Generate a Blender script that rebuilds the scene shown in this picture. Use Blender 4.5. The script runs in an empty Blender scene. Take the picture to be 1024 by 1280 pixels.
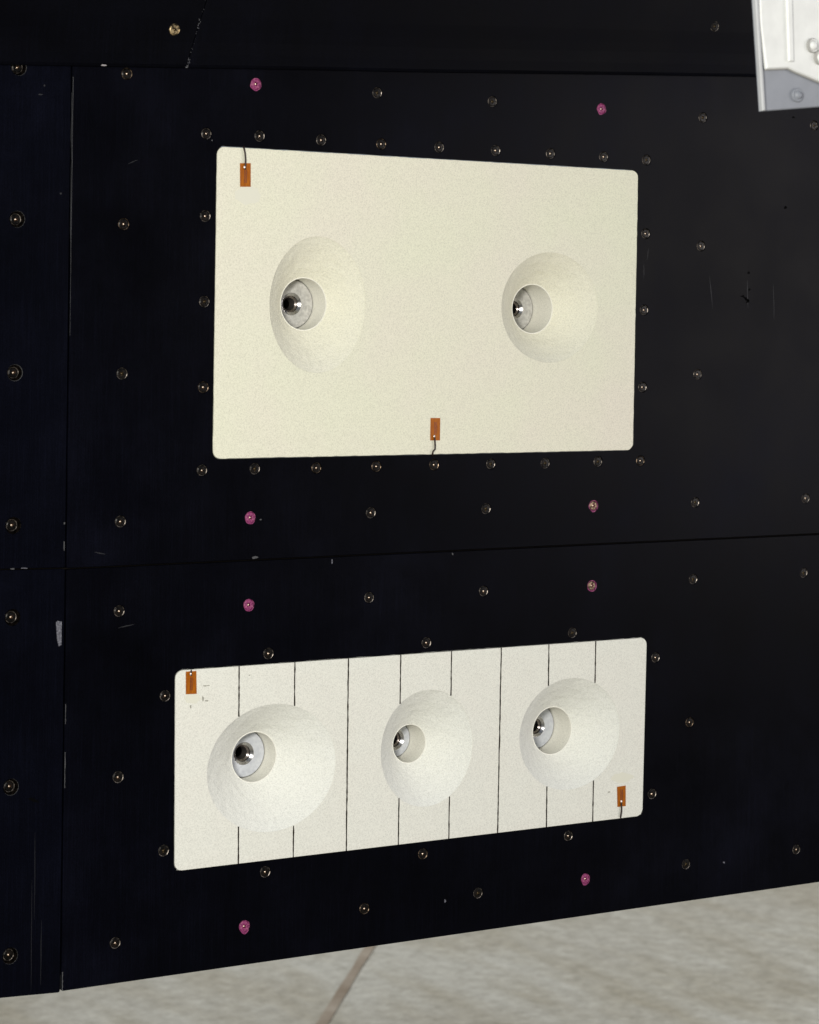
import bpy, bmesh, math, random
from mathutils import Vector, Matrix, noise as mnoise
random.seed(7)
scene = bpy.context.scene
COL = scene.collection

# ------------------------------------------------------------------ camera
TH = math.radians(32.0)      # the panels recede to the right
ROLL = 0.0135
FPX = 3000.0                 # focal length in photo pixels
PX0, PY0 = 512.0, 405.0      # principal point in the photo (it is a crop)
S = 0.0006                   # metres per pixel at the panel on the axis
CAMZ = 1.15
F = Vector((math.sin(TH), math.cos(TH), 0))
R0 = Vector((math.cos(TH), -math.sin(TH), 0))
U0 = Vector((0, 0, 1))
CR = R0 * math.cos(ROLL) + U0 * math.sin(ROLL)
CU = -R0 * math.sin(ROLL) + U0 * math.cos(ROLL)
CAM = Vector((0, 0, CAMZ)) - F * (FPX * S)
cd = bpy.data.cameras.new('camera')
cam = bpy.data.objects.new('camera', cd)
COL.objects.link(cam)
m = Matrix((CR, CU, -F)).transposed().to_4x4()
m.translation = CAM
cam.matrix_world = m
cd.sensor_fit = 'VERTICAL'; cd.sensor_width = 36; cd.sensor_height = 36
cd.lens = FPX / 1280 * 36
cd.shift_y = -(640 - PY0) / 1280
cd.clip_start = 0.02; cd.clip_end = 200
cd.dof.use_dof = True
cd.dof.focus_distance = 1.80
cd.dof.aperture_fstop = 18
scene.camera = cam

# ------------------------------------------------------------------ world and lamps
w = bpy.data.worlds.new('World'); scene.world = w; w.use_nodes = True
bg = w.node_tree.nodes['Background']
bg.inputs[0].default_value = (0.74, 0.84, 1.0, 1); bg.inputs[1].default_value = 0.26
def area(name, loc, target, size, power, color):
    l = bpy.data.lights.new(name, 'AREA'); l.shape = 'DISK'; l.size = size; l.energy = power; l.color = color
    o = bpy.data.objects.new(name, l); COL.objects.link(o)
    o.location = loc
    o.rotation_euler = (Vector(target) - Vector(loc)).to_track_quat('-Z', 'Y').to_euler()
    return o
area('flash_lamp', CAM + Vector((-0.26, 0.08, 0.14)), (0.05, 0, 1.0), 0.30, 29.5, (1.0, 0.975, 0.90))
area('fill_lamp', (2.15, -1.95, 1.32), (0.1, 0, 1.1), 1.2, 26, (1.0, 0.93, 0.92))  # unseen soft lamp added to lighten recess walls and the right of the panels
area('hangar_lamp', (3.5, 4.5, 7.0), (3.5, 4.5, 0), 5.0, 590, (1.0, 0.98, 0.92))
vs = scene.view_settings
scene.display_settings.display_device = 'sRGB'
vs.view_transform = 'Standard'; vs.look = 'None'; vs.gamma = 1.0; vs.exposure = 0.0
vs.use_curve_mapping = False
scene.render.engine = 'CYCLES'
scene.render.resolution_x = 819; scene.render.resolution_y = 1024

# ------------------------------------------------------------------ helpers
def ray(px, py):
    return F * FPX + CR * (px - PX0) + CU * (PY0 - py)
def P(px, py, d=0.0):
    """point of the photo at depth d (m) behind the panel plane"""
    r = ray(px, py); t = (d - CAM.y) / r.y
    return CAM + r * t
def G(px, py):
    r = ray(px, py); t = -CAM.z / r.z
    return CAM + r * t
def Q(px, py, d=0.0):
    p = P(px, py, d); return (p.x, p.z)
def rounded(corners, rad, seg=5, segs=None):
    n = len(corners); out = []
    rads = rad if isinstance(rad, (list, tuple)) else [rad] * n
    for i in range(n):
        a = Vector(corners[i - 1]); b = Vector(corners[i]); c = Vector(corners[(i + 1) % n]); r = rads[i]
        if r <= 0: out.append(tuple(b)); continue
        u = (a - b).normalized(); v = (c - b).normalized()
        ang = math.acos(max(-1, min(1, u.dot(v))))
        L = r / math.tan(ang / 2)
        cen = b + (u + v).normalized() * (r / math.sin(ang / 2))
        p0 = b + u * L - cen; p1 = b + v * L - cen
        a0 = math.atan2(p0.y, p0.x); a1 = math.atan2(p1.y, p1.x)
        da = (a1 - a0 + math.pi) % (2 * math.pi) - math.pi
        k = segs[i] if segs else seg
        for s in range(k + 1):
            t = a0 + da * s / k
            out.append((cen.x + r * math.cos(t), cen.y + r * math.sin(t)))
    return out
def grow(corners, g):
    """move a 4-corner outline outwards by g"""
    c = Vector((sum(p[0] for p in corners) / 4, sum(p[1] for p in corners) / 4)); out = []
    for p in corners:
        out.append((p[0] + math.copysign(g, p[0] - c.x), p[1] + math.copysign(g, p[1] - c.y)))
    return out
def circle(cx, cz, r, n=20, jit=0):
    out = []
    for i in range(n):
        a = 2 * math.pi * i / n; rr = r * (1 + random.uniform(-jit, jit))
        out.append((cx + rr * math.cos(a), cz + rr * math.sin(a)))
    return out
def plate(name, outlines, yfront, thick, bevel):
    """flat plate in the panel plane with real holes, thickness and chamfered edges"""
    cu = bpy.data.curves.new('tmp', 'CURVE'); cu.dimensions = '2D'; cu.fill_mode = 'BOTH'
    cu.extrude = thick / 2 - bevel; cu.bevel_depth = bevel; cu.bevel_resolution = 0; cu.offset = -bevel
    for o in outlines:
        s = cu.splines.new('POLY'); s.points.add(len(o) - 1)
        for p, q in zip(s.points, o): p.co = (q[0], q[1], 0, 1)
        s.use_cyclic_u = True
    ob = bpy.data.objects.new('tmp', cu); COL.objects.link(ob)
    dg = bpy.context.evaluated_depsgraph_get(); dg.update()
    me = bpy.data.meshes.new_from_object(ob.evaluated_get(dg), depsgraph=dg)
    bpy.data.objects.remove(ob); bpy.data.curves.remove(cu)
    me.name = name; me.materials.clear()
    y0 = yfront + thick / 2
    for v in me.vertices:
        x, y, z = v.co; v.co = (x, y0 - z, y)
    me.polygons.foreach_set('use_smooth', [False] * len(me.polygons)); me.update()
    return me
def obj(name, me, mat, parent=None, origin=None):
    """link a world-coordinate mesh as one object whose origin is moved to `origin`"""
    mats = mat if isinstance(mat, (list, tuple)) else [mat]
    if not len(me.materials):
        for q in mats: me.materials.append(q)
    if origin is None:
        xs = [v.co for v in me.vertices]
        origin = Vector(((min(v.x for v in xs) + max(v.x for v in xs)) / 2, (min(v.y for v in xs) + max(v.y for v in xs)) / 2, min(v.z for v in xs)))
    me.transform(Matrix.Translation(-origin))
    o = bpy.data.objects.new(name, me); COL.objects.link(o)
    wo[o.name] = origin.copy()
    if parent: o.parent = parent; o.location = origin - wo[parent.name]
    else: o.location = origin
    return o
wo = {}
def place(name, me, loc, parent, rot=0.0):
    o = bpy.data.objects.new(name, me); COL.objects.link(o)
    o.parent = parent; o.location = loc - wo[parent.name]; o.rotation_euler = (0, rot, 0)
    wo[o.name] = loc.copy()
    return o
def empty(name, loc):
    o = bpy.data.objects.new(name, None); COL.objects.link(o); o.location = loc; o.empty_display_size = 0.02
    wo[o.name] = Vector(loc); return o
def tag(o, label, cat, group=None):
    o['label'] = label; o['category'] = cat
    if group: o['group'] = group
    return o
def pydata(name, verts, faces, smooth=False):
    me = bpy.data.meshes.new(name); me.from_pydata([tuple(v) for v in verts], [], faces); me.update()
    bm = bmesh.new(); bm.from_mesh(me); bmesh.ops.recalc_face_normals(bm, faces=bm.faces); bm.to_mesh(me); bm.free()
    if smooth: me.polygons.foreach_set('use_smooth', [True] * len(me.polygons))
    return me
def rings(name, rs, mats=None, cap=True, smooth=True, flip=False):
    """skin a list of equally long vertex rings; mats = material index for each band"""
    n = len(rs[0]); V = [v for r in rs for v in r]; Fc = []; mi = []
    for k in range(len(rs) - 1):
        for i in range(n):
            j = (i + 1) % n
            f = (k * n + i, k * n + j, (k + 1) * n + j, (k + 1) * n + i)
            Fc.append(f[::-1] if flip else f); mi.append(mats[k] if mats else 0)
    if cap:
        f = tuple(range((len(rs) - 1) * n, len(rs) * n)); Fc.append(f[::-1] if flip else f); mi.append(mats[-1] if mats else 0)
    me = bpy.data.meshes.new(name); me.from_pydata([tuple(v) for v in V], [], Fc)
    me.polygons.foreach_set('material_index', mi)
    me.polygons.foreach_set('use_smooth', [smooth] * len(Fc)); me.update()
    return me
def tube(name, pts, r, n=8):
    rs = []
    for k, p in enumerate(pts):
        a = pts[max(k - 1, 0)]; b = pts[min(k + 1, len(pts) - 1)]
        t = (b - a).normalized(); s = t.cross(Vector((0, 1, 0))).normalized(); u = s.cross(t)
        rs.append([p + (s * math.cos(2 * math.pi * i / n) + u * math.sin(2 * math.pi * i / n)) * r for i in range(n)])
    me = rings(name, rs)
    return me

# ------------------------------------------------------------------ materials
def mat(name, color, rough=0.5, spec=0.5, metal=0.0):
    m = bpy.data.materials.new(name); m.use_nodes = True
    b = m.node_tree.nodes['Principled BSDF']
    b.inputs['Base Color'].default_value = (*color, 1); b.inputs['Roughness'].default_value = rough
    b.inputs['Specular IOR Level'].default_value = spec; b.inputs['Metallic'].default_value = metal
    return m, m.node_tree, b
def add_noise(nt, scale, detail=3, coord='Object', mapping=None, rough=0.55):
    tc = nt.nodes.new('ShaderNodeTexCoord'); n = nt.nodes.new('ShaderNodeTexNoise')
    n.inputs['Scale'].default_value = scale; n.inputs['Detail'].default_value = detail; n.inputs['Roughness'].default_value = rough
    if mapping:
        mp = nt.nodes.new('ShaderNodeMapping'); mp.inputs['Scale'].default_value = mapping
        nt.links.new(tc.outputs[coord], mp.inputs[0]); nt.links.new(mp.outputs[0], n.inputs['Vector'])
    else: nt.links.new(tc.outputs[coord], n.inputs['Vector'])
    return n.outputs['Fac']
def ramp(nt, fac, stops):
    r = nt.nodes.new('ShaderNodeValToRGB'); e = r.color_ramp.elements
    while len(e) < len(stops): e.new(0.5)
    for q, (p, c) in zip(e, stops): q.position = p; q.color = (*c, 1) if len(c) == 3 else c
    nt.links.new(fac, r.inputs[0]); return r.outputs[0]
def mul(nt, a, b, fac=1.0, mode='MULTIPLY'):
    x = nt.nodes.new('ShaderNodeMix'); x.data_type = 'RGBA'; x.blend_type = mode; x.inputs[0].default_value = fac
    nt.links.new(a, x.inputs[6]); nt.links.new(b, x.inputs[7]); return x.outputs[2]
def bump(nt, b, h, strength, dist):
    n = nt.nodes.new('ShaderNodeBump'); n.inputs['Strength'].default_value = strength; n.inputs['Distance'].default_value = dist
    nt.links.new(h, n.inputs['Height']); nt.links.new(n.outputs[0], b.inputs['Normal'])

def black_paint(name, c, rough=0.34, spec=0.036):
    m, nt, b = mat(name, c, rough, spec)
    # fine grain, faint brushing and blotchy handling marks
    g = add_noise(nt, 1400, 2)
    col = ramp(nt, g, [(0.3, tuple(x * 0.6 for x in c)), (0.7, tuple(x * 1.5 for x in c))])
    st = add_noise(nt, 60, 4, mapping=(22, 1, 0.35))
    col2 = ramp(nt, st, [(0.45, (1, 1, 1)), (0.8, (1.9, 1.9, 1.9))])
    mo = ramp(nt, add_noise(nt, 7, 5, rough=0.65), [(0.30, (0.55,) * 3), (0.52, (1.2,) * 3), (0.72, (2.4,) * 3)])
    nt.links.new(mul(nt, mul(nt, col, col2), mo), b.inputs['Base Color'])
    bl = add_noise(nt, 14, 4)
    rr = ramp(nt, bl, [(0.3, (rough - 0.03,) * 3), (0.7, (rough + 0.05,) * 3)])
    nt.links.new(rr, b.inputs['Roughness'])
    bump(nt, b, g, 0.12, 0.0003)
    return m
M_BLACK = black_paint('matte_black_paint', (0.0008, 0.0009, 0.0021))
M_BLUESHEEN = black_paint('blue_sheen_black_paint', (0.0010, 0.0012, 0.0030))  # blue sheen of reflected surroundings put into the base colour
M_FAIR = black_paint('fairing_black_paint', (0.0006, 0.0007, 0.0017), 0.45)
def foam(name, c0, c1, hand=False):
    m, nt, b = mat(name, c0, 0.85, 0.15)
    f = add_noise(nt, 1050, 2.0, rough=0.6)
    col = ramp(nt, f, [(0.28, tuple(x * 0.84 for x in c0)), (0.5, c0), (0.72, tuple(min(1, x * 1.10) for x in c0))])
    big = add_noise(nt, 9, 3)
    col2 = ramp(nt, big, [(0.35, (1, 1, 1)), (0.68, tuple(a / b_ for a, b_ in zip(c1, c0)))])
    nt.links.new(mul(nt, col, col2), b.inputs['Base Color'])
    if hand:
        hn = add_noise(nt, 75, 4, rough=0.6)
        sm = nt.nodes.new('ShaderNodeMath'); sm.operation = 'MULTIPLY_ADD'; sm.inputs[1].default_value = 5.0
        nt.links.new(hn, sm.inputs[0]); nt.links.new(f, sm.inputs[2])
        bump(nt, b, sm.outputs[0], 0.36, 0.0013)
    else: bump(nt, b, f, 0.25, 0.0006)
    return m
M_FOAM = foam('cream_foam', (0.735, 0.735, 0.585), (0.745, 0.705, 0.60))
M_TILE = foam('off_white_tile', (0.745, 0.75, 0.68), (0.74, 0.72, 0.65))
M_BOWL = foam('coated_recess', (0.80, 0.80, 0.735), (0.775, 0.78, 0.73), True)
M_BOWLU = foam('coated_recess_upper', (0.79, 0.77, 0.635), (0.76, 0.745, 0.63), True)
M_BORE = foam('bore_wall', (0.76, 0.745, 0.67), (0.73, 0.725, 0.66))
M_LIP = mat('bore_lip', (0.82, 0.81, 0.74), 0.7, 0.2)[0]
m_, nt_, b_ = mat('grey_mounting_face', (0.42, 0.41, 0.38), 0.5, 0.4)
nt_.links.new(ramp(nt_, add_noise(nt_, 420, 4), [(0.3, (0.40, 0.39, 0.37)), (0.7, (0.62, 0.61, 0.58))]), b_.inputs['Base Color'])
M_FACE = m_
m_, nt_, b_ = mat('pale_blue_mounting_face', (0.55, 0.58, 0.66), 0.45, 0.4)
nt_.links.new(ramp(nt_, add_noise(nt_, 300, 3), [(0.3, (0.52, 0.54, 0.59)), (0.7, (0.66, 0.68, 0.72))]), b_.inputs['Base Color'])
M_FACEB = m_
M_FILL = mat('dark_joint_filler', (0.020, 0.013, 0.010), 0.9, 0.1)[0]
M_GAP = mat('dark_gap', (0.006, 0.005, 0.004), 0.9, 0.05)[0]
m_, nt_, b_ = mat('turned_steel', (0.66, 0.65, 0.65), 0.22, 0.5, 1.0)
nt_.links.new(ramp(nt_, add_noise(nt_, 200, 3, mapping=(1, 30, 1)), [(0.3, (0.13,) * 3), (0.7, (0.17,) * 3)]), b_.inputs['Roughness'])
M_STEEL = m_
m_, nt_, b_ = mat('brushed_bell_steel', (0.46, 0.45, 0.45), 0.2, 0.5, 1.0)
nt_.links.new(ramp(nt_, add_noise(nt_, 300, 3), [(0.3, (0.15,) * 3), (0.7, (0.21,) * 3)]), b_.inputs['Roughness'])
M_BELL = m_
M_SHOULDER = mat('dark_shoulder_steel', (0.26, 0.23, 0.22), 0.2, 0.5, 1.0)[0]
M_TUBE = mat('dull_tube_steel', (0.22, 0.20, 0.19), 0.38, 0.5, 0.85)[0]
M_HOLE = mat('nozzle_throat', (0.006, 0.004, 0.004), 0.7, 0.1)[0]
def screwmat(name, c, rough, metal=1.0):
    m, nt, b = mat(name, c, rough, 0.5, metal)
    n = add_noise(nt, 420, 3)
    nt.links.new(ramp(nt, n, [(0.42, tuple(x * 0.10 for x in c)), (0.62, c)]), b.inputs['Base Color'])
    return m
M_SCRIM = screwmat('worn_screw_rim', (0.46, 0.40, 0.35), 0.48)
M_SCHEAD = screwmat('painted_screw_head', (0.007, 0.005, 0.004), 0.35, 0.0)
M_SCHEAD.node_tree.nodes['Principled BSDF'].inputs['Specular IOR Level'].default_value = 0.15
M_SCREC = screwmat('bronze_screw_recess', (0.36, 0.26, 0.18), 0.42)
M_BRASS = screwmat('brass_screw', (0.55, 0.42, 0.24), 0.5)
m_, nt_, b_ = mat('magenta_paint', (0.42, 0.055, 0.17), 0.55, 0.4)
nt_.links.new(ramp(nt_, add_noise(nt_, 700, 3), [(0.34, (0.10, 0.008, 0.05)), (0.5, (0.25, 0.03, 0.13)), (0.72, (0.38, 0.12, 0.20))]), b_.inputs['Base Color'])
M_PINK = m_
M_PINKD = mat('dark_magenta_slot', (0.12, 0.004, 0.03), 0.5, 0.3)[0]
m_, nt_, b_ = mat('amber_film', (0.30, 0.085, 0.004), 0.35, 0.2)
nt_.links.new(ramp(nt_, add_noise(nt_, 300, 3, mapping=(4, 1, 0.5)), [(0.3, (0.26, 0.062, 0.002)), (0.7, (0.42, 0.125, 0.004))]), b_.inputs['Base Color'])
M_FILM = m_
M_FOIL = mat('foil_grid', (0.20, 0.055, 0.02), 0.35, 0.5, 0.4)[0]
M_WIRE = mat('dark_wire', (0.022, 0.010, 0.008), 0.5, 0.4)[0]
M_SOLDER = mat('solder', (0.80, 0.72, 0.68), 0.25, 0.5, 0.8)[0]
M_RESIDUE = mat('adhesive_residue', (0.715, 0.705, 0.60), 0.8, 0.15)[0]
M_SMUDGE = mat('grey_smudge', (0.36, 0.35, 0.30), 0.9, 0.1)[0]
m_, nt_, b_ = mat('bare_metal_chip', (0.30, 0.30, 0.33), 0.5, 0.5, 0.3)
nt_.links.new(ramp(nt_, add_noise(nt_, 800, 3), [(0.35, (0.05, 0.05, 0.065)), (0.65, (0.20, 0.20, 0.23))]), b_.inputs['Base Color'])
M_CHIP = m_
M_SCRATCH = mat('faint_scratch', (0.014, 0.0145, 0.017), 0.6, 0.3)[0]
M_EDGE = mat('panel_wear_and_highlight', (0.06, 0.06, 0.063), 0.5, 0.4)[0]  # for worn chips, and for the highlight strip painted along the seam
def greypaint(name, c, var):
    m, nt, b = mat(name, c, 0.5, 0.4)
    n = add_noise(nt, 60, 4)
    nt.links.new(ramp(nt, n, [(0.3, tuple(x * var for x in c)), (0.65, c)]), b.inputs['Base Color'])
    return m
M_WHITEP = greypaint('white_paint', (0.74, 0.75, 0.735), 0.88)
M_LGREY = greypaint('light_grey_paint', (0.46, 0.47, 0.48), 0.9)
M_GREYP = greypaint('grey_primer', (0.245, 0.26, 0.295), 0.86)
M_SEAL_SHADOW = mat('sealant_and_ring_shadow', (0.33, 0.325, 0.31), 0.8, 0.2)[0]  # for the bead, and for shadow rings painted on the white rivets
# concrete floor
m_, nt_, b_ = mat('concrete', (0.36, 0.35, 0.31), 0.75, 0.3)
a1 = ramp(nt_, add_noise(nt_, 1.1, 6, rough=0.65), [(0.32, (0.31, 0.295, 0.255)), (0.52, (0.37, 0.36, 0.32)), (0.72, (0.43, 0.425, 0.39))])
a2 = ramp(nt_, add_noise(nt_, 34, 5, rough=0.75), [(0.3, (0.70, 0.69, 0.66)), (0.7, (1.18, 1.18, 1.18))])
a3 = ramp(nt_, add_noise(nt_, 2.6, 5, mapping=(3.5, 1.0, 1)), [(0.40, (1, 1, 1)), (0.72, (0.78, 0.74, 0.66))])
nt_.links.new(mul(nt_, mul(nt_, a1, a2), a3), b_.inputs['Base Color'])
M_CONC = m_
m_, nt_, b_ = mat('brown_joint', (0.16, 0.12, 0.085), 0.85, 0.2)
nt_.links.new(ramp(nt_, add_noise(nt_, 12, 4), [(0.3, (0.19, 0.15, 0.11)), (0.7, (0.30, 0.26, 0.21))]), b_.inputs['Base Color'])
M_JOINT = m_

# ------------------------------------------------------------------ floor
fl = bpy.data.objects.new('concrete_floor', pydata('concrete_floor', [(-30, -30, 0), (40, -30, 0), (40, 40, 0), (-30, 40, 0)], [(0, 1, 2, 3)]))
fl.data.materials.append(M_CONC); COL.objects.link(fl); fl['kind'] = 'structure'; wo[fl.name] = Vector((0, 0, 0))
A = G(478, 1160); B = G(392, 1300); dirv = (B - A).normalized(); side = Vector((-dirv.y, dirv.x, 0))
vj = []; fj = []
NJ = 80; A2 = A - dirv * 3; LJ = (B - A).length + 5
for i in range(NJ + 1):
    c = A2 + dirv * LJ * i / NJ
    wv = 0.009 * (1 + 0.35 * mnoise.noise((i * 0.4, 0, 0)))
    vj += [c + side * wv + Vector((0, 0, .003)), c - side * wv * 1.1 + Vector((0, 0, .003))]
    if i: fj.append((2 * i - 2, 2 * i - 1, 2 * i + 1, 2 * i))
obj('expansion_joint', pydata('expansion_joint', vj, fj), M_JOINT, fl)

# ------------------------------------------------------------------ panel outlines
UPQ = [Q(272, 183), Q(798, 213.5), Q(791.5, 562.5), Q(266.5, 573.5)]
LOQ = [Q(219.5, 838.5), Q(808.5, 797), Q(803, 1019.5), Q(218.5, 1089)]
RC = 9.5 * S
up_out = rounded(UPQ, RC)
lo_out = rounded(LOQ, RC)
GAP = 0.9 * S
up_cut = rounded(grow(UPQ, GAP), RC + GAP)
lo_cut = rounded(grow(LOQ, GAP), [RC, RC, RC * 0.9, RC], segs=[5, 5, 2, 5])
def jag(ol, amp, seed, step=0.004):
    out = []
    for i in range(len(ol)):
        a, b = Vector(ol[i]), Vector(ol[(i + 1) % len(ol)]); n = max(1, int((b - a).length / step))
        for k in range(n):
            p = a.lerp(b, k / n); q = (p.x * 260, p.y * 260, seed)
            out.append((p.x + amp * mnoise.noise(q), p.y + amp * mnoise.noise((q[0] + 31, q[1], q[2]))))
    return out
up_out = jag(up_out, 0.00030, 1.0); up_cut = jag(up_cut, 0.00022, 2.0); lo_cut = jag(lo_cut, 0.00025, 3.0)
def seam_v(py): return 90 + (py - 85) * (76 - 90) / (1238 - 85)
def seam_h(px): return 711 + (px - 80) * (667.5 - 711) / (1024 - 80)

SC = dict(
 upper=[(159,92,0),(320,105,1),(472,116,0),(616,127,0),(752,136,1),(879,147,0),(1018,157,0),
  (258.5,167,0),(325,170,0),(402,175,0),(477,180,0),(549.5,184,0),(620,188,0),(688.5,192,0),(755,196,0),(808.5,200,0),
  (257,270,0),(256,377,0),(254.5,484,0),(253,588,0),(807.5,292,0),(805.5,387.5,0),(803.5,484,0),(801,576,0),
  (319,586,0),(396,585,0),(471,583,0),(543,581,0),(614,580,0),(682,579,0),(748,577,0),
  (155,280,0),(153,467,0),(151,652,0),(876.5,307.5,0),(872.5,468,0),(869.5,628,0),(1007.5,623,0),
  (313,647,1),(464,641,0),(608,636,0),(742,632,2)],
 lower=[(149.5,764,0),(311,756,1),(462,747,0),(605,739,0),(740,732,2),(867,724,0),(1005,716,0),
  (336,817,0),(533.5,803.5,0),(716,791,0),(820,822,0),(862.5,903,0),(815.5,992.5,0),(207,870,0),(205,1063.5,0),(148,971.5,0),
  (332,1090,0),(529,1067.5,0),(711,1045,0),(144.5,1179,0),(305.5,1158,1),(456,1136,0),(598,1116.5,0),(732,1098.5,1),(858,1080.5,0),(996,1062,0)],
 left_up=[(24,84,3),(22,274,3),(19,466,3),(17,657,3)],
 left_lo=[(16,772,3),(14,984,3),(13,1195,3)])
RS = 7.0 * S
def holes(lst):
    return [circle(*Q(x, y), (9.6 if k == 3 else 7.1) * S, 24) for x, y, k in lst]

# screw meshes: countersunk head with a cross recess, axis towards -Y
def screw_mesh(name, mats, seed=0, depth=0.0, scale=1.0, dimple=False):
    rnd = random.Random(seed); n = 16; R = RS * scale
    def ring(fr, h):
        return [Vector((math.cos(2 * math.pi * i / n) * R * (fr(i) if callable(fr) else fr), -(h * R) + depth, math.sin(2 * math.pi * i / n) * R * (fr(i) if callable(fr) else fr))) for i in range(n)]
    star = lambda i: 0.52 if i % 4 == 0 else 0.25
    star2 = lambda i: 0.36 if i % 4 == 0 else 0.15
    rs = []; mi = []
    if dimple:
        rs.append(ring(1.50, 0.80)); mi.append(3)
        rs.append(ring(1.36, 0.62)); mi.append(1)
        rs.append(ring(1.10, -0.12)); mi.append(1)
    else:
        rs.append(ring(1.04, -0.4)); mi.append(1)
    rs += [ring(0.99, -0.04), ring(0.94, 0.01), ring(0.87, -0.05), ring(0.72, 0.03), ring(star, 0.05), ring(star2, -0.30), ring(0.24, -0.22), ring(0.18, -0.08), ring(0.10, 0.0), ring(0.03, 0.03)]
    mi += [0, 0, 1, 1, 2, 2, 4, 4, 4, 4]
    me = rings(name, rs, mi, smooth=False, flip=True)
    for p in me.polygons: p.use_smooth = p.material_index == 4
    for q in mats: me.materials.append(q)
    return me
M_SCTIP = mat('screw_center_glint', (0.95, 0.78, 0.62), 0.36, 0.5, 1.0)[0]  # pale dome added inside the recess to make the bright flash glint
SMESH = [screw_mesh('screw_mesh', [M_SCRIM, M_SCHEAD, M_SCREC, M_CHIP, M_SCTIP], 1, 0.0004),
         screw_mesh('screw_mesh', [M_SCRIM, M_SCHEAD, M_BRASS, M_CHIP, M_BRASS], 2, 0.0005),
         screw_mesh('screw_mesh', [M_SCREC, M_SCHEAD, M_SCREC, M_CHIP, M_SCTIP], 3, 0.0003)]
PMESH = screw_mesh('painted_screw_mesh', [M_PINK, M_PINK, M_PINKD, M_CHIP, M_SCTIP], 4, 0.0002)
QMESH = screw_mesh('half_painted_screw_mesh', [M_PINK, M_SCREC, M_PINKD, M_CHIP, M_SCTIP], 5, 0.0002)
DMESH = screw_mesh('deep_screw_mesh', [M_SCRIM, M_SCHEAD, M_SCREC, M_EDGE, M_SCTIP], 6, 0.0034, dimple=True)
BMESH = screw_mesh('brass_screw_mesh', [M_BRASS, M_BRASS, M_BRASS, M_CHIP, M_BRASS], 7, 0.0002)

def add_screws(parent, lst, d=0.0):
    for k, (x, y, kind) in enumerate(lst):
        p = P(x, y, d)
        me = {0: SMESH[random.choice((0, 0, 1, 2))], 1: PMESH, 2: QMESH, 3: DMESH, 4: BMESH}[kind]
        s = place('screw', me, p, parent, random.uniform(0, 1.57))
        sc = random.uniform(0.96, 1.03); s.scale = (sc, 1, sc)
        if kind in (1, 2):
            s['label'] = 'screw dabbed with magenta paint'
            rr = 7.4 * S; sd = random.uniform(0, 50)
            ol = [(p.x + rr * (1 + 0.16 * mnoise.noise((math.cos(a) * 1.3 + sd, math.sin(a) * 1.3, 0))) * math.cos(a) * (1.0 if y < 900 else 0.9),
                   p.z + rr * (1 + 0.16 * mnoise.noise((math.cos(a) * 1.3 + sd, math.sin(a) * 1.3, 0))) * math.sin(a) * (1.0 if y < 900 else 1.1) - 0.6 * S)
                  for a in [2 * math.pi * i / 28 for i in range(28)]]
            me2 = plate('paint_dab', [ol, circle(p.x, p.z, 7.0 * S, 20)], p.y - 0.00025, 0.0003, 0.00005)
            me2.transform(Matrix.Translation(-p)); me2.transform(Matrix.Rotation(-s.rotation_euler.y, 4, 'Y'))
            me2.materials.append(M_PINK)
            dab = bpy.data.objects.new('paint_dab', me2); COL.objects.link(dab); dab.parent = s

TP = 0.004
def panel(name, corners_px, cut, screws, m_paint, rads, label):
    c = [Q(*p) for p in corners_px]
    o = obj(name, plate(name, [rounded(c, rads, 3)] + cut + holes(screws), 0.0, TP, 0.00022), m_paint)
    tag(o, label, 'panel', 'black skin panels')
    add_screws(o, screws)
    return o
XR = 1075
g = 1.0
upper = panel('skin_panel', [(seam_v(40) + g, 40), (XR, 55), (XR, seam_h(XR) - g), (seam_v(710) + g, seam_h(80) - g)], [up_cut], SC['upper'], M_BLACK, 0.0008,
              'large matte black metal panel framing the cream two-hole insert')
bot = lambda px: 1238.5 + (px - 76) * (1102.5 - 1238.5) / (1024 - 76)
lower = panel('skin_panel', [(seam_v(712) + g, seam_h(80) + g), (XR, seam_h(XR) + g), (XR, bot(XR)), (seam_v(1238) + g, 1239)], [lo_cut], SC['lower'], M_BLACK, 0.0012,
              'lower matte black panel framing the white striped three-hole insert')
lu = panel('skin_panel', [(-40, 40), (seam_v(40) - g, 40), (seam_v(710) - g, 709.3), (-40, 711.8)], [], SC['left_up'], M_BLUESHEEN, 0.0008,
           'narrow blue-sheened black panel at the upper left with four deep-set screws')
ll = panel('skin_panel', [(-40, 713.8), (seam_v(712) - g, 711.3), (seam_v(1238) - g, 1240.5), (-40, 1251.5)], [], SC['left_lo'], M_BLUESHEEN, 0.0012,
           'narrow blue-sheened black panel at the lower left with three deep-set screws')
# dark structure seen through the seams
bx = [Q(-45, 30), Q(XR + 5, 40), Q(XR + 5, bot(XR) - 14), Q(-45, 1238)]
bk = obj('backing_frame', plate('backing_frame', [bx, grow(UPQ, -14 * S), grow(LOQ, -14 * S)], TP + 0.0006, 0.002, 0.0001), M_GAP)
tag(bk, 'dark backing frame behind the black panels, showing only in the seams', 'frame')

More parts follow.
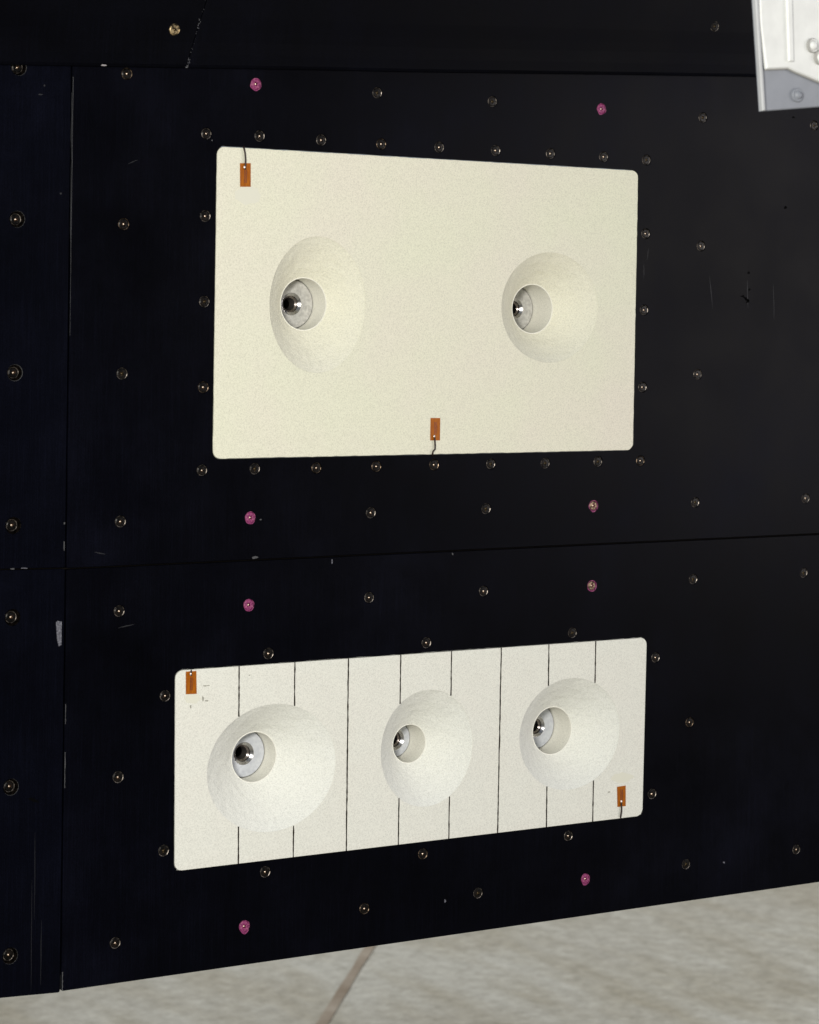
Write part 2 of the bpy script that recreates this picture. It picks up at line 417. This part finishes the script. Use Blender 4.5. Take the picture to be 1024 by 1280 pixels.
# worn paint: chips and scratches, thin flakes on the panels
def flake(parent, pts, m, name='paint_chip', d=0.0, h=0.00006):
    ol = [Q(x, y, d) for x, y in pts]
    return obj(name, plate(name, [ol], d - h, h * 1.6, h * 0.1), m, parent)
def blob(x, y, rx, ry, n=9, jit=0.35, ang=0.0):
    out = []
    for i in range(n):
        a = 2 * math.pi * i / n; k = 1 + random.uniform(-jit, jit)
        u, v = rx * k * math.cos(a), ry * k * math.sin(a)
        out.append((x + u * math.cos(ang) - v * math.sin(ang), y + u * math.sin(ang) + v * math.cos(ang)))
    return out
def scratch(parent, x0, y0, x1, y1, wpx, m=None):
    n = 6; top = []; btm = []
    dx, dy = x1 - x0, y1 - y0; L = math.hypot(dx, dy); nx, ny = -dy / L, dx / L
    for i in range(n + 1):
        t = i / n; ww = wpx * (0.25 + math.sin(math.pi * t)) * random.uniform(0.6, 1.1) * 0.5
        cx, cy = x0 + dx * t + nx * random.uniform(-.3, .3), y0 + dy * t + ny * random.uniform(-.3, .3)
        top.append((cx + nx * ww, cy + ny * ww)); btm.append((cx - nx * ww, cy - ny * ww))
    flake(parent, top + btm[::-1], m or M_SCRATCH, 'scratch', h=0.00004)
flake(ll, [(70, 778), (72, 776), (77.3, 777), (77, 806), (73.5, 808), (71.5, 800)], M_CHIP)
flake(upper, blob(319, 697, 4, 1.6), M_EDGE)
flake(lower, blob(415, 702.5, 0.8, 3.0), M_CHIP); flake(lower, blob(566, 692.5, 1.2, 1.6), M_EDGE)
flake(lower, blob(556.5, 1126.5, 1.4, 2.2), M_CHIP); flake(lower, blob(905, 1078, 1.2, 1.2), M_CHIP)
flake(upper, blob(265, 175.5, 1.0, 1.0), M_EDGE); flake(upper, blob(326, 649.5, 1.4, 0.8), M_EDGE)
flake(lu, blob(30, 710.2, 5, 0.7), M_CHIP); flake(lu, blob(16, 711, 3, 0.9), M_EDGE)
flake(lu, blob(80.2, 683, 0.7, 6), M_EDGE); flake(lu, blob(80.6, 654, 0.8, 1.5), M_EDGE)
flake(lu, blob(51, 118, 3.2, 0.8), M_SCRATCH); flake(lu, blob(55.5, 107, 1, 1.2), M_SCRATCH); flake(lu, blob(76, 242, 1.2, 1.4), M_SCRATCH)
for a in [(118, 690, 132, 693, 1), (148, 785, 168, 780, 1), (90, 115, 89.2, 200, 1.0), (89.2, 200, 88, 330, 0.8), (934, 350, 935, 385, 1), (967, 355, 967.5, 400, 0.7),  # the two along the seam add to its painted edge highlight
          (887, 345, 891, 386, 0.8), (811, 310, 809, 325, .8), (805, 330, 805, 348, .8), (160, 205, 172, 200, .8)]:
    scratch(lower if a[1] > 700 else upper, *a)
for xx, y0, y1 in [(39, 1100, 1240), (43, 1040, 1150), (51, 1150, 1232)]:
    scratch(ll, xx + 1, y0, xx, y1, 0.9, mat('faint_blue_scratch', (0.0042, 0.0046, 0.0075), .5, .3)[0] if 'faint_blue_scratch' not in bpy.data.materials else bpy.data.materials['faint_blue_scratch'])
M_SOOT = mat('black_smear', (0.0012, 0.0012, 0.0014), 0.8, 0.03)[0]
for pts in [blob(932, 373, 4.5, 1.4, jit=.6, ang=.6), blob(929, 370, 3.5, 1.0, jit=.6, ang=.1), blob(934.5, 377, 1.6, 2.6, jit=.5, ang=.4), blob(937, 362, 2, 1.2, jit=.5, ang=-.5), blob(936, 341, 1.7, 1.8), blob(981.5, 259.5, 1.8, 1.7), blob(992, 146.5, 1.5, 1.3)]:
    flake(upper, pts, M_SOOT, 'smear')
flake(ll, blob(41, 1000, 7, 2, ang=.35), M_SOOT, 'smear')
# edge highlight painted as a pale strip along the seam, with worn chips below
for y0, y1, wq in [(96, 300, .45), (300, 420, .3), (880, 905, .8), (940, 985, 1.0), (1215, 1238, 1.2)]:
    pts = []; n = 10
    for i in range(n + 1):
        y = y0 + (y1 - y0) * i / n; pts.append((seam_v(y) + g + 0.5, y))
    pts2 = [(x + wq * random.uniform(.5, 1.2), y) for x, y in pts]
    flake(upper if y0 < 700 else lower, pts + pts2[::-1], M_EDGE, 'edge_highlight_and_wear')

# ------------------------------------------------------------------ fairing above the panels
edge = [(-45, 79), (0, 80.5), (120, 82.5), (233, 84.5), (400, 87), (512, 89.5), (700, 92), (850, 94), (945, 95.5), (1080, 99)]
def edge_y(px):
    for (a, b), (c, d) in zip(edge, edge[1:]):
        if a <= px <= c: return b + (d - b) * (px - a) / (c - a)
TT = [0.0, 0.0006, 0.002, 0.005, 0.009, 0.013, 0.018, 0.025, 0.035, 0.05, 0.07, 0.095]
def fy(t):
    return -0.0042 - (0.0012 * min(1, t / 0.0015)) - 0.16 * max(0, t - 0.009) ** 1.0 * min(1, t / 0.03)
def fpoint(px, t, slant):
    p = P(px, edge_y(px), -0.0045); return Vector((p.x + slant * t, fy(t), p.z + t))
SL = (P(256, 0, -0.008).x - P(233, 84.5, -0.0045).x) / (P(256, 0, -0.008).z - P(233, 84.5, -0.0045).z)
def fairing(name, pxs, sl0, sl1, wav, label):
    V = []; n = len(pxs)
    def row(t, yy=None):
        for i, px in enumerate(pxs):
            f = i / (n - 1); p = fpoint(px, t, sl0 * (1 - f) ** 8 + sl1 * f ** 8)
            if yy is not None: p.y = yy
            if wav == 0 and i == 0 or wav == 1 and i == n - 1: p.x += 0.0004 * mnoise.noise((t * 900, 3.1, 0))
            V.append(p)
    row(0.0, -0.0009)
    for t in TT: row(t)
    Fc = [(k * n + i, k * n + i + 1, (k + 1) * n + i + 1, (k + 1) * n + i) for k in range(len(TT)) for i in range(n - 1)]
    # return the open ends and top to the panel so that the shell is thick
    base = len(V)
    for k in range(len(TT) + 1):
        for i in (0, n - 1):
            v = V[k * n + i]; V.append(Vector((v.x, -0.0009, v.z)))
    for k in range(len(TT)):
        for s, i in ((0, 0), (1, n - 1)):
            Fc.append((k * n + i, (k + 1) * n + i, base + 2 * (k + 1) + s, base + 2 * k + s))
    o = obj(name, pydata(name, V, Fc, False), M_FAIR)
    for p in o.data.polygons: p.use_smooth = False
    tag(o, label, 'fairing', 'black fairings above the panels'); return o
f1 = fairing('fairing', [-45, 0, 60, 120, 180, 220, 232.3], 0, SL, -1, 'black fairing strip at the top left, left of the ragged white-flecked seam')
f2 = fairing('fairing', [233.3, 245, 300, 400, 512, 600, 700, 800, 900, 945, 1000, 1078], SL, 0, 0, 'long black fairing strip along the top, right of the ragged seam')
def on_fair(px, py):
    d = -0.006
    for _ in range(8):
        p = P(px, py, d); e = P(px, edge_y(px), -0.0045); d = fy(max(0, p.z - e.z))
    return P(px, py, d)
s = place('screw', BMESH, on_fair(218, 37) + Vector((0, -0.0006, 0)), f1, 0.3); s.rotation_euler = (0.165, 0.3, 0); s['label'] = 'tan brass screw head'
s = place('screw', SMESH[1], on_fair(893, 33) + Vector((0, -0.0009, 0)), f2, 0.8); s.rotation_euler = (0.165, 0.8, 0)
# ragged flecks of filler along the seam
for i in range(38):
    t = random.random(); t = t if random.random() < 0.4 else t * t * 0.75
    y = 84 - t * 84 if i > 3 else 84; x = 233 + (84 - y) * 23 / 84 + random.gauss(0.6, 0.8)
    p = on_fair(x, y); r = random.uniform(0.25, 0.8) * S
    vs_ = [p + Vector((r * random.uniform(.5, 1.2) * math.cos(a), -0.00025, r * random.uniform(.6, 1.6) * math.sin(a))) for a in (0, 1.2, 2.5, 3.8, 5.1)]
    n = len(vs_); vs_ += [v + Vector((0, .0005, 0)) for v in vs_]
    obj('filler_fleck', pydata('filler_fleck', vs_, [tuple(range(n))] + [(k, (k + 1) % n, n + (k + 1) % n, n + k) for k in range(n)]), M_EDGE if i % 4 else M_CHIP, f2)
p = on_fair(129.5, 81.5)
vs_ = [p + Vector((a * S, -0.0005, b * S)) for a, b in ((-3.6, -.7), (0, -1.0), (3.6, -.6), (3.0, .6), (-2, .8))]; n = 5
vs_ += [v + Vector((0, .0008, 0)) for v in vs_]
obj('paint_chip', pydata('paint_chip', vs_, [tuple(range(n))] + [(k, (k + 1) % n, n + (k + 1) % n, n + k) for k in range(n)]), M_SOLDER, f1)

# ------------------------------------------------------------------ inserts
# recess: outer ellipse box in the photo, bore rim box, bore depth (px), floor material
REC = dict(
 UL=dict(o=(338, 296, 457, 466), b=(351, 348, 407.5, 412), d=24, db=18, face=M_FACE),
 UR=dict(o=(628, 316, 747.5, 453), b=(640.5, 356, 690, 416), d=26, db=25, face=M_FACE),
 LL=dict(o=(260.5, 880.5, 421, 1039.5), b=(290, 915.5, 345, 977), d=24, db=16, face=M_FACEB),
 LM=dict(o=(477, 862.5, 591.5, 1008), b=(491, 906.5, 532, 952.5), d=26, db=21, face=M_FACEB),
 LR=dict(o=(650.5, 848, 775.5, 987), b=(666, 884.5, 714, 942), d=26, db=22, face=M_FACEB))
for k, r in REC.items():
    x0, y0, x1, y1 = r['o']; cx, cy = (x0 + x1) / 2, (y0 + y1) / 2
    c = P(cx, cy); r['c'] = (c.x, c.z)
    r['a'] = abs(P(x1, cy).x - P(x0, cy).x) / 2; r['bb'] = abs(P(cx, y0).z - P(cx, y1).z) / 2
    x0, y0, x1, y1 = r['b']; cx, cy = (x0 + x1) / 2, (y0 + y1) / 2
    r['D'] = r['d'] / 1000.0
    c = P(cx, cy, r['D']); r['bc'] = (c.x, c.z)
    r['br'] = (abs(P(cx, y0, r['D']).z - P(cx, y1, r['D']).z) + abs(P(x1, cy, r['D']).x - P(x0, cy, r['D']).x)) / 4
    r['D2'] = r['D'] + r['db'] / 1000.0
def ell(r, n=72, k=1.0):
    return [(r['c'][0] + r['a'] * k * math.cos(2 * math.pi * i / n), r['c'][1] + r['bb'] * k * math.sin(2 * math.pi * i / n)) for i in range(n)]
def recess(r, parent, mat_bowl):
    n = 72; rs = []; NR = 14
    ol = ell(r, n, 1.004)
    for k in range(NR + 1):
        s = k / NR; ring = []
        for i in range(n):
            a = 2 * math.pi * i / n
            bx_, bz_ = r['bc'][0] + (r['br'] + 0.0006) * math.cos(a), r['bc'][1] + (r['br'] + 0.0006) * math.sin(a)
            x = ol[i][0] + (bx_ - ol[i][0]) * s; z = ol[i][1] + (bz_ - ol[i][1]) * s
            y = 0.00012 + (r['D'] - 0.0004) * (s - 0.03 * math.sin(math.pi * s))
            y += 0.00035 * mnoise.noise((x * 160, z * 160, 1.0)) * math.sin(math.pi * s)
            ring.append(Vector((x, y, z)))
        rs.append(ring)
    bowl = obj('nozzle_recess', rings('nozzle_recess', rs, cap=False, flip=False), mat_bowl, parent)
    def circ(rad, y): return [Vector((r['bc'][0] + rad * math.cos(2 * math.pi * i / n), y, r['bc'][1] + rad * math.sin(2 * math.pi * i / n))) for i in range(n)]
    R = r['br']
    obj('bore_lip', rings('bore_lip', [circ(R + 0.00065, r['D'] - 0.0003), circ(R + 0.0003, r['D'] - 0.0006), circ(R, r['D'])], cap=False), M_LIP, bowl)
    obj('bore_wall', rings('bore_wall', [circ(R, r['D'] - 0.0001), circ(R * 0.995, (r['D'] + r['D2']) / 2), circ(R * 0.99, r['D2'] + 0.003)], cap=False), M_BORE, bowl)
    obj('mounting_face', rings('mounting_face', [circ(R * 0.99, r['D2'] + 0.002), circ(R * 0.955, r['D2'] + 0.0015), circ(R * 0.955, r['D2'] + 0.0003), circ(R * 0.92, r['D2']), circ(NR_ * 1.06, r['D2'])], [1, 1, 0, 0], cap=False, smooth=False), [r['face'], M_GAP], bowl)
    return bowl
def nozzle(r, label, rad, length, tilt=0.0):
    base = Vector((r['bc'][0], r['D2'], r['bc'][1]))
    root = empty('nozzle', base); tag(root, label, 'nozzle', 'steel nozzles in the recesses')
    n = 48
    def c(rr, h): return [Vector((base.x + rr * math.cos(2 * math.pi * i / n), base.y - h, base.z + rr * math.sin(2 * math.pi * i / n))) for i in range(n)]
    def sharp(me):
        me.polygons.foreach_set('use_smooth', [True] * len(me.polygons)); return me
    L = length
    H1 = 0.0024; H2 = H1 + 0.0010 + L
    obj('collar', rings('collar', [c(rad * 1.10, -0.0001), c(rad * 1.08, 0.00015), c(rad * 1.05, 0.0001)], cap=False, smooth=True), M_STEEL, root)
    obj('bell', sharp(rings('bell', [c(rad * 1.06, 0.0001), c(rad * 0.94, -H1 * 0.26), c(rad * 0.80, -H1 * 0.58)], cap=False)), M_BELL, root)
    obj('step', sharp(rings('step', [c(rad * 0.80, -H1 * 0.58), c(rad * 0.785, -H1 * 0.58 - 0.0016)], cap=False)), M_TUBE, root)
    H1 += 0.0016
    obj('shoulder', sharp(rings('shoulder', [c(rad * 0.785, -H1 * 0.75), c(rad * 0.62, -H1)], cap=False)), M_SHOULDER, root)
    obj('body', sharp(rings('body', [c(rad * 0.62, -H1), c(rad * 0.49, -H2)], cap=False)), M_TUBE, root)
    obj('throat', rings('throat', [c(rad * 0.49, -H2), c(rad * 0.47, -H2 - 0.010), c(rad * 0.40, -H2 - 0.022)], smooth=True), M_HOLE, root)
    return root

TI = 0.010
NR_ = 13.0 * S
ui = empty('foam_insert', P(530, 568)); tag(ui, 'large cream foam insert with two conical nozzle recesses, set in the upper panel', 'insert', 'white inserts')
obj('slab', plate('slab', [up_out, ell(REC['UL']), ell(REC['UR'])], 0.0, TI, 0.00025), M_FOAM, ui)
for k in ('UL', 'UR'): recess(REC[k], ui, M_BOWLU)

li = empty('tile_insert', P(510, 1050)); tag(li, 'long white insert of nine upright tiles with three conical nozzle recesses', 'insert', 'white inserts')
topl = lambda f: Vector(LOQ[0]).lerp(Vector(LOQ[1]), f)
JT = [(299, 833, 298, 1081), (368.7, 828, 366.7, 1073), (435.7, 823.5, 433, 1064), (501, 820, 498, 1056), (564.5, 815, 561, 1049), (626.7, 811, 622, 1042), (686.3, 806, 683, 1035), (744.8, 801, 741, 1027)]
def xline(x0, y0, x1, y1):
    """joint as a plane line hitting the top and bottom edges of the insert"""
    a, b = Vector(Q(x0, y0)), Vector(Q(x1, y1))
    def hit(p, q):
        d = b - a; e = q - p; t = ((p.x - a.x) * e.y - (p.y - a.y) * e.x) / (d.x * e.y - d.y * e.x); return a + d * t
    return hit(Vector(LOQ[0]), Vector(LOQ[1])), hit(Vector(LOQ[3]), Vector(LOQ[2]))
J = [xline(*j) for j in JT]
JG = 0.60 * S
REL = ['LL', 'LM', 'LR']
for t in range(9):
    lt, lb = (Vector(LOQ[0]), Vector(LOQ[3])) if t == 0 else (J[t - 1][0] + Vector((JG, 0)), J[t - 1][1] + Vector((JG, 0)))
    rt, rb = (Vector(LOQ[1]), Vector(LOQ[2])) if t == 8 else (J[t][0] - Vector((JG, 0)), J[t][1] - Vector((JG, 0)))
    r = REC[REL[t // 3]]; cx, cz = r['c']; a, b = r['a'], r['bb']
    inside = lambda p: ((p.x - cx) / a) ** 2 + ((p.y - cz) / b) ** 2 < 1
    def cross(p, q):
        """params where segment p-q crosses the ellipse"""
        d = q - p; A_ = (d.x / a) ** 2 + (d.y / b) ** 2; B_ = 2 * ((p.x - cx) * d.x / a ** 2 + (p.y - cz) * d.y / b ** 2); C_ = ((p.x - cx) / a) ** 2 + ((p.y - cz) / b) ** 2 - 1
        D_ = B_ * B_ - 4 * A_ * C_
        if D_ <= 0: return None
        s_ = math.sqrt(D_); return p + d * ((-B_ - s_) / (2 * A_)), p + d * ((-B_ + s_) / (2 * A_))
    def arc(p, q, ccw, n=28):
        a0 = math.atan2((p.y - cz) / b, (p.x - cx) / a); a1 = math.atan2((q.y - cz) / b, (q.x - cx) / a); da = (a1 - a0) % (2 * math.pi)
        if not ccw: da -= 2 * math.pi
        return [(cx + a * math.cos(a0 + da * i / n), cz + b * math.sin(a0 + da * i / n)) for i in range(n + 1)]
    hl = cross(lt, lb); hr = cross(rt, rb); k = t % 3
    nojag = lambda p: (p.x, p.y)
    if k == 0:      # bitten on its right side
        pts = [nojag(rb)] + ([nojag(lb), nojag(lt)])
        if t == 0: pts = [nojag(rb)] + rounded([(rb.x, rb.y), (lb.x, lb.y), (lt.x, lt.y), (rt.x, rt.y)], [0, RC, RC, 0])[1:-1]
        pts = pts + [nojag(rt)] + arc(hr[0], hr[1], True)
        outl = [pts]
    elif k == 1:    # cut into an upper and a lower length
        top_ = [nojag(lt), nojag(rt)] + arc(hr[0], hl[0], True)
        bot_ = [nojag(rb), nojag(lb)] + arc(hl[1], hr[1], True)
        outl = [top_, bot_]
    else:
        pts = [nojag(lt)] + ([nojag(rt), nojag(rb)])
        if t == 8: pts = [nojag(lt)] + rounded([(lt.x, lt.y), (rt.x, rt.y), (rb.x, rb.y), (lb.x, lb.y)], [0, RC, RC * 0.9, 0], segs=[5, 5, 2, 5])[1:-1]
        pts = pts + [nojag(lb)] + arc(hl[1], hl[0], True)
        outl = [pts]
    yy = random.uniform(-0.00008, 0.00008)
    for q in outl: obj('tile', plate('tile', [q], yy, TI, 0.00003), M_TILE, li)
for i, (jt, jb) in enumerate(J):
    segs_ = [(jt, jb)]
    for q in REL:
        r = REC[q]; cx, cz = r['c']; a, b = r['a'] * 1.004, r['bb'] * 1.004
        d = jb - jt; A_ = (d.x / a) ** 2 + (d.y / b) ** 2; B_ = 2 * ((jt.x - cx) * d.x / a ** 2 + (jt.y - cz) * d.y / b ** 2); C_ = ((jt.x - cx) / a) ** 2 + ((jt.y - cz) / b) ** 2 - 1
        D_ = B_ * B_ - 4 * A_ * C_
        if D_ > 0:
            s_ = math.sqrt(D_); segs_ = [(jt, jt + d * ((-B_ - s_) / (2 * A_))), (jt + d * ((-B_ + s_) / (2 * A_)), jb)]
    for p, q in segs_:
        n = max(6, int((q - p).length / 0.0025)); le = []; ri = []
        for k in range(n + 1):
            c = p.lerp(q, k / n); ww = S * (0.80 + 0.45 * mnoise.noise((i * 7.7, k * 0.9, 0.3)) + random.uniform(-.08, .12))
            sh = S * 0.35 * mnoise.noise((i * 3.3, k * 0.35, 5.0))
            le.append((c.x - ww + sh, c.y)); ri.append((c.x + ww + sh, c.y))
        obj('joint_filler', plate('joint_filler', [le + ri[::-1]], -0.00014, 0.004, 0.00001), M_FILL, li)
obj('backing', plate('backing', [rounded(grow(LOQ, -3 * S), RC)] + [ell(REC[q]) for q in REL], TI * 0.75 + 0.004, 0.002, 0.0001), M_GAP, li)
for k in REL: recess(REC[k], li, M_BOWL)

nozzle(REC['UL'], 'steel nozzle in the left recess of the large cream insert', NR_, 0.0070)
nozzle(REC['UR'], 'steel nozzle in the right recess of the large cream insert', NR_, 0.0080)
nozzle(REC['LL'], 'steel nozzle with open dark mouth in the left recess of the striped insert', NR_, 0.0065)
nozzle(REC['LM'], 'steel nozzle deep in the middle recess of the striped insert', NR_, 0.0080)
nozzle(REC['LR'], 'steel nozzle in the right recess of the striped insert', NR_, 0.0080)

# ------------------------------------------------------------------ gauges (amber film patches with a lead wire)
def gauge(film, wire, blobp, up, resid, label):
    c = P(sum(p[0] for p in film) / 4, max(p[1] for p in film))
    root = empty('strain_gauge', c); tag(root, label, 'gauge', 'amber film gauges')
    ol = [Q(*p) for p in film]
    if resid: obj('adhesive_residue', plate('adhesive_residue', [[Q(*p) for p in resid]], -0.00012, 0.0003, 0.00002), M_RESIDUE, root)
    obj('film', plate('film', [ol], -0.00034, 0.0003, 0.00004), M_FILM, root)
    x0 = sum(p[0] for p in film) / 4; y0 = min(p[1] for p in film); y1 = max(p[1] for p in film)
    if up: ga, gb = y0 + 8, y1 - 5
    else: ga, gb = y0 + 5, y1 - 8
    for dx in (-0.9, 0.9):
        obj('grid_line', plate('grid_line', [[Q(x0 + dx - .5, ga), Q(x0 + dx + .5, ga), Q(x0 + dx + .5, gb), Q(x0 + dx - .5, gb)]], -0.00042, 0.0001, 0.00001), M_FOIL, root)
    pts = [P(x, y, -0.0011 if i < len(wire) - 1 else 0.0006) for i, (x, y) in enumerate(wire)]
    obj('lead_wire', tube('lead_wire', pts, 1.05 * S), M_WIRE, root)
    bm = bmesh.new(); bmesh.ops.create_icosphere(bm, subdivisions=2, radius=1.5 * S)
    for v in bm.verts: v.co.z *= 1.4; v.co.y *= 0.8; v.co += P(*blobp, -0.0011)
    me = bpy.data.meshes.new('solder_joint'); bm.to_mesh(me); bm.free(); me.polygons.foreach_set('use_smooth', [True] * len(me.polygons))
    obj('solder_joint', me, M_SOLDER, root)
    return root
gauge([(300, 204), (313.3, 204), (313.3, 233.5), (300.2, 233.5)], [(306.5, 212), (307, 206), (307, 199), (306.5, 192), (305.5, 187), (304.5, 182.5)], (305.8, 209), True,
      blob(310, 244, 16, 12, 18, 0.12), 'amber film gauge near the top left corner of the large cream insert')
gauge([(538.2, 522.5), (550.2, 522.5), (549.8, 550.5), (537.8, 550.5)], [(543.2, 545), (543.6, 551), (544, 557), (543.8, 561.5), (541.2, 564.5), (540.8, 567), (540.5, 570)], (543.0, 545.3), False,
      None, 'amber film gauge with crooked wire at the lower edge of the large cream insert')
gauge([(232.3, 839.5), (245.3, 838.6), (245.8, 867.2), (232.4, 867.8)], [(239, 845), (239, 841), (239, 837.5)], (238.5, 842.5), True,
      blob(241, 873, 10, 6, 16, 0.15), 'amber film gauge at the top left corner of the striped insert')
gauge([(771.3, 983.5), (782, 981.8), (782, 1007.5), (771.8, 1008.6)], [(776.8, 1003), (777, 1009), (777, 1014), (776.2, 1019), (775.6, 1023.5)], (776.8, 1002), False,
      blob(778, 972, 13, 6, 16, 0.18), 'amber film gauge in the bottom right corner of the striped insert')
for x, y, rx, ry in [(256, 857.3, 2.2, .8), (260, 857, 2.5, .5), (254, 873.5, 1.2, 3.2), (258.5, 876, 2.5, .8), (238.5, 883, .9, 2.2), (761.5, 990, 1.5, .9), (312, 844, .8, .8)]:
    flake(li, blob(x, y, rx, ry), M_SMUDGE, 'smudge', d=0.0, h=0.00014)

# ------------------------------------------------------------------ white painted bracket in front, top right
DB = -0.46
br = empty('bracket', P(990, 138, DB)); tag(br, 'white and grey painted metal bracket hanging in at the top right', 'bracket')
def bp(name, px, d, th, m, bev=0.0004):
    return obj(name, plate(name, [[Q(x, y, DB + d) for x, y in px]], DB + d, th, bev), m, br)
bp('base_plate', [(953.5, 139), (942, -40), (938, -110), (1110, -110), (1110, 127)], 0.0, 0.004, M_GREYP, 0.0006)
bp('cover_plate', [(958.5, 86), (986, 85), (997, 90), (1024, 101), (1060, 116), (1110, 120), (1110, -110), (946, -110), (951.5, 30)], -0.0030, 0.0028, M_WHITEP, 0.0007)
bp('edge_strip', [(953.6, 138.5), (957.6, 138), (949.5, 10), (944.6, -110), (938.2, -110), (942.3, -40)], -0.0036, 0.0035, M_LGREY, 0.0005)
bp('ridge', [(980, -110), (989, -110), (993.5, 77), (986.5, 77)], -0.0048, 0.0018, M_WHITEP, 0.0008)
bp('sealant_bead', [(958, 87.8), (986, 86.8), (996, 92), (1024, 103.5), (1060, 119), (1110, 123), (1110, 119), (1060, 115), (1024, 100), (997, 89.2), (986, 84.5), (958, 85.5)], -0.0020, 0.0019, M_SEAL_SHADOW, 0.0004)
def bolt(x, y, rr, d, m):
    c = P(x, y, DB + d); n = 24; R = rr * S * 0.76
    prof = [(1.0, 0), (1.0, 0.25), (0.85, 0.42), (0.72, 0.30), (0.60, 0.30), (0.52, 0.62), (0.25, 0.78)]
    obj('rivet', rings('rivet', [[Vector((c.x + R * f * math.cos(2 * math.pi * i / n), c.y - R * h, c.z + R * f * math.sin(2 * math.pi * i / n))) for i in range(n)] for f, h in prof], [1, 1, 0, 1, 0, 0, 0], flip=True), [m, M_SEAL_SHADOW if m is M_WHITEP else m], br)  # grey bands on white rivets are their ring shadows, put in as colour
bolt(1015, 57, 9.5, -0.003, M_WHITEP); bolt(1024, 72, 9.5, -0.003, M_WHITEP); bolt(996, 119, 9, 0.0, M_GREYP)
